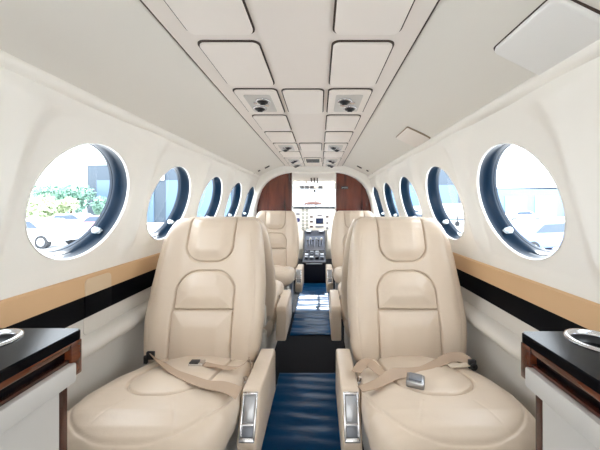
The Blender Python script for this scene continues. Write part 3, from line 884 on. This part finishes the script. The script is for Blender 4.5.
# crew seats
for s_, sx, lb in ((seatR, -.46, 'cream left crew seat in the cockpit beside the pedestal'), (seatL, .46, 'cream right crew seat in the cockpit beside the pedestal')):
    o = s_.copy(); COL.objects.link(o)
    for ch in list(s_.children):
        if not ch.name.startswith(('lap_belt', 'armrest')): copy_tree(ch, o)
    o.name = 'crew_seat'; o.scale = (.8, 1, 1); o.location = (sx*.425/.46, 3.50, -.08); o.rotation_euler = (0, 0, PI); tag(o, lb, 'seat', 'crew seats')

# ------------------------------------------------------------------ outdoors
ZG = -1.20
o = box('ground', (0, 30, ZG-.1), (400, 300, .2), M_('pale_concrete', srgb(205, 205, 205), .9, noise=(.15, .12))); tag(o, kind='structure')
LEAF = [M_('leaf_%d' % i, c, .7) for i, c in enumerate((srgb(158, 172, 136), srgb(112, 146, 130), srgb(184, 190, 160)))]
BARK = M_('bark', srgb(96, 78, 62), .9)
def tree(x, y, ht, w, mi, lbl):
    root = empty('leafy_tree', (x, y, ZG), lbl, 'tree', 'trees by the airfield')
    bm = bmesh.new(); b_cyl(bm, (0, 0, 0), (.1, 0, ht*.5), .16, .10, 10)
    for i in range(5):
        an = i*1.3; b_cyl(bm, (.06, 0, ht*.35), (w*.3*math.cos(an), w*.3*math.sin(an), ht*.7), .07, .03, 7)
    from_bm('trunk', bm, BARK, root)
    cl = [(rng.normal(0, w*.20), rng.normal(0, w*.20), ht*(.5+.38*rng.random()), w*(.16+.14*rng.random())) for _ in range(13)]
    V, Fc = [], []
    for cx, cy, cz, r in cl:
        for _ in range(260):
            d = rng.normal(0, 1, 3); d /= np.linalg.norm(d); p = np.array([cx, cy, cz])+d*r*rng.random()**.35
            u = rng.normal(0, 1, 3); u /= np.linalg.norm(u); w_ = np.cross(u, d); w_ /= np.linalg.norm(w_)+1e-6
            s = .10+.12*rng.random(); b0 = len(V)
            V += [p-u*s, p+w_*s*.6, p+u*s, p-w_*s*.6]; Fc.append((b0, b0+1, b0+2, b0+3))
    pyd('foliage', V, Fc, LEAF[mi], root, smooth=False)
tree(-28.0, 26.5, 2.9, 4.0, 2, 'pale green tree at the left edge of the large left window')
tree(-23.9, 25.0, 2.6, 3.2, 0, 'yellow green tree second from the left in the large left window')
tree(-27.5, 31.0, 4.3, 4.4, 1, 'tallest dark green tree beside the grey building in the large left window')
tree(-33.5, 34.0, 3.4, 4.5, 1, 'far green tree behind the pale ones in the large left window')
tree(-22.6, 29.3, 2.8, 2.4, 1, 'small dark green tree at the foot of the grey building')

def hangar(name, x0, x1, y0, y1, h, mat, lbl, doors, dmat):
    root = empty(name, ((x0+x1)/2, y0, ZG), lbl, 'building', 'airfield buildings')
    cx = (x0+x1)/2
    box('walls', (0, (y1-y0)/2, h/2), (x1-x0, y1-y0, h), mat, root)
    prism('roof', [(-(x1-x0)/2-.4, h), (0, h+.25), ((x1-x0)/2+.4, h), ((x1-x0)/2+.4, h+.3), (0, h+.5), (-(x1-x0)/2-.4, h+.3)], 'y', -.05, y1-y0+.05, M_(name+'_roof', srgb(170, 186, 204), .5), root)
    for dx, w, dh in doors:
        box('hangar_door', (dx, -.06, dh/2), (w, .12, dh), dmat, root)
    return root
HB_ = M_('bluegrey_cladding', srgb(60, 72, 84), .6, noise=(.3, .1)); HB2 = M_('pale_blue_cladding', srgb(98, 124, 152), .6)
HD = M_('hangar_door_blue', srgb(82, 104, 126), .5); WHT = M_('pale_door', srgb(120, 142, 166), .5)
hl = hangar('hangar', -28.6, -8.0, 34.5, 50, 7.0, HB_, 'tall blue-grey hangar seen through the left windows', [(-5.5, 7, 5.2), (3.5, 8, 5.2)], HD)
sg = empty('wall_sign', (-19.6, 34.3, ZG+6.0), 'white sign with a red mark on the blue-grey hangar, seen in the second left window', 'sign')
box('sign_board', (0, 0, 0), (1.25, .06, 1.6), WHITE, sg)
bm = bmesh.new(); b_torus(bm, (-.2, -.05, .1), (0, 1, 0), .2, .04, 24, 8); b_box(bm, (.25, -.05, .1), (.07, .02, .5)); b_box(bm, (0, -.05, -.35), (.7, .02, .06))
from_bm('red_mark', bm, M_('sign_red', srgb(214, 90, 90), .5), sg)
hr = hangar('hangar', 26, 60, 52, 70, 5.1, HB2, 'long low pale blue hangar seen through the large right window', [(-12, 4, 3.8), (-6.5, 4, 3.8), (-1, 4, 3.8), (4.5, 4, 3.8), (10, 4, 3.8)], WHT)
hangar('hangar', 7.5, 21, 40, 55, 7.5, HB_, 'dark blue-grey hangar seen through the far right windows', [(-3, 5, 5), (3, 5, 5)], HD)

TYRE = M_('tyre', srgb(40, 42, 46), .8); CARGLASS = M_('car_glass', srgb(50, 66, 84), .1)
def car(x, y, rz, mat, lbl):
    root = empty('parked_car', (x, y, ZG), lbl, 'car', 'parked cars', rz)
    body = [(-2.2, .35), (-2.25, .7), (-2.1, .92), (-1.5, .98), (-.9, 1.42), (.5, 1.46), (1.15, 1.02), (2.0, .88), (2.22, .68), (2.22, .38)]
    prism('body', [(p[0], p[1]) for p in body], 'y', -.86, .86, mat, root, .07)
    for s in (-1, 1):
        prism('side_window', [(-1.25, 1.0), (-.82, 1.34), (.45, 1.38), (.98, 1.02)], 'y', s*.855, s*.872, CARGLASS, root)
        for wx in (-1.38, 1.38):
            bm = bmesh.new(); b_cyl(bm, (wx, s*.66, .33), (wx, s*.88, .33), .33, None, 28)
            w_ = from_bm('wheel', bm, TYRE, root, smooth=True, angle=math.radians(40))
            cyl('hubcap', (wx, s*.875, .33), (wx, s*.893, .33), .20, STEEL, w_)
    box('headlamp', (2.17, .6, .70), (.1, .3, .14), WHITE, root, .02); box('headlamp', (2.17, -.6, .70), (.1, .3, .14), WHITE, root, .02)
    return root
SILV = M_('silver_paint', srgb(206, 212, 220), .25, coat=.5); BLUEP = M_('blue_paint', srgb(96, 120, 190), .25, coat=.5); REDP = M_('rose_paint', srgb(190, 130, 140), .3, coat=.5)
car(-14.9, 14.6, math.radians(178), SILV, 'nearest silver car with one wheel showing low in the large left window')
car(-20.0, 23.0, math.radians(5), SILV, 'silver car parked under the trees in the large left window')
car(-14.9, 20.0, math.radians(3), REDP, 'rose coloured car parked near the grey building in the large left window')
car(10.0, 12.6, math.radians(12), BLUEP, 'pale blue car low in the large right window')
car(24.5, 34.0, 0, SILV, 'silver car farther off in front of the low pale hangar')

# parked white aeroplane outside the second right window
ap = empty('parked_aeroplane', (14, 30, ZG), 'white aeroplane parked outside the second right window', 'aeroplane', rotz=math.radians(20))
N = 28
prf = [(-5, .06, 1.9), (-3.6, .35, 1.75), (-2, .65, 1.6), (0, .8, 1.5), (2, .8, 1.5), (3.4, .6, 1.45), (4.3, .3, 1.4), (4.6, .05, 1.38)]
V = [(x, r*math.cos(2*PI*i/N), z+r*math.sin(2*PI*i/N)) for x, r, z in prf for i in range(N)]
Fc = [(j*N+i, j*N+(i+1) % N, (j+1)*N+(i+1) % N, (j+1)*N+i) for j in range(len(prf)-1) for i in range(N)]
pyd('fuselage', V, Fc, WHITE, ap)
prism('wing', [(-1.2, 1.1), (.9, 1.12), (.7, 1.24), (-1.0, 1.2)], 'y', -5.5, 5.5, WHITE, ap, .03)
prism('tail_fin', [(-5.1, 1.9), (-3.6, 2.0), (-4.6, 3.5), (-5.4, 3.5)], 'y', -.08, .08, M_('tail_blue', srgb(70, 110, 160), .4), ap, .02)
prism('tailplane', [(-5.3, 1.95), (-4.3, 1.95), (-4.5, 2.03), (-5.2, 2.03)], 'y', -1.8, 1.8, WHITE, ap, .02)
for x, y in ((3.2, 0), (-.5, 1.5), (-.5, -1.5)):
    bm = bmesh.new(); b_cyl(bm, (x, y-.09, .25), (x, y+.09, .25), .25); b_cyl(bm, (x, y, .25), (x, y, 1.2), .06, None, 10)
    from_bm('landing_gear', bm, TYRE, ap, smooth=True, angle=math.radians(40))

# ------------------------------------------------------------------ light
w = bpy.data.worlds.new('sky'); S.world = w; w.use_nodes = True
bg = w.node_tree.nodes['Background']; bg.inputs[0].default_value = (.92, .96, 1, 1); bg.inputs[1].default_value = 7.0
sun = bpy.data.lights.new('sun', 'SUN'); so = bpy.data.objects.new('sun', sun); COL.objects.link(so)
sun.energy = 8; sun.angle = math.radians(.6); sun.color = (1, .97, .92)
d = Vector((.03, -math.cos(math.radians(40.5)), -math.sin(math.radians(40.5))))
so.rotation_euler = d.to_track_quat('-Z', 'Y').to_euler()
def area(name, loc, aim, sx, sy, en, col, along=(1, 0, 0)):
    l = bpy.data.lights.new(name, 'AREA'); o = bpy.data.objects.new(name, l); COL.objects.link(o)
    l.shape = 'RECTANGLE'; l.size = sx; l.size_y = sy; l.energy = en; l.color = col
    z = -Vector(aim).normalized(); x = Vector(along).normalized(); y = z.cross(x).normalized(); x = y.cross(z)
    o.location = loc; o.rotation_euler = Matrix((x, y, z)).transposed().to_euler()
    return o
# added fill light behind the camera, just inside the closed back wall
area('aft_fill', (-.1, YA+.05, .62), (0, .7, .62), .7, .9, 6, (1, .99, .97))
# extra fill light added under the overhead panel to brighten the cockpit
area('cockpit_fill', (.0, 3.45, EYE+.26), (0, .8, -.6), .5, .12, 9, (1, .98, .95))

S.view_settings.view_transform = 'Standard'; S.view_settings.look = 'None'
S.view_settings.gamma = 1; S.view_settings.use_curve_mapping = False
S.view_settings.exposure = 0.42
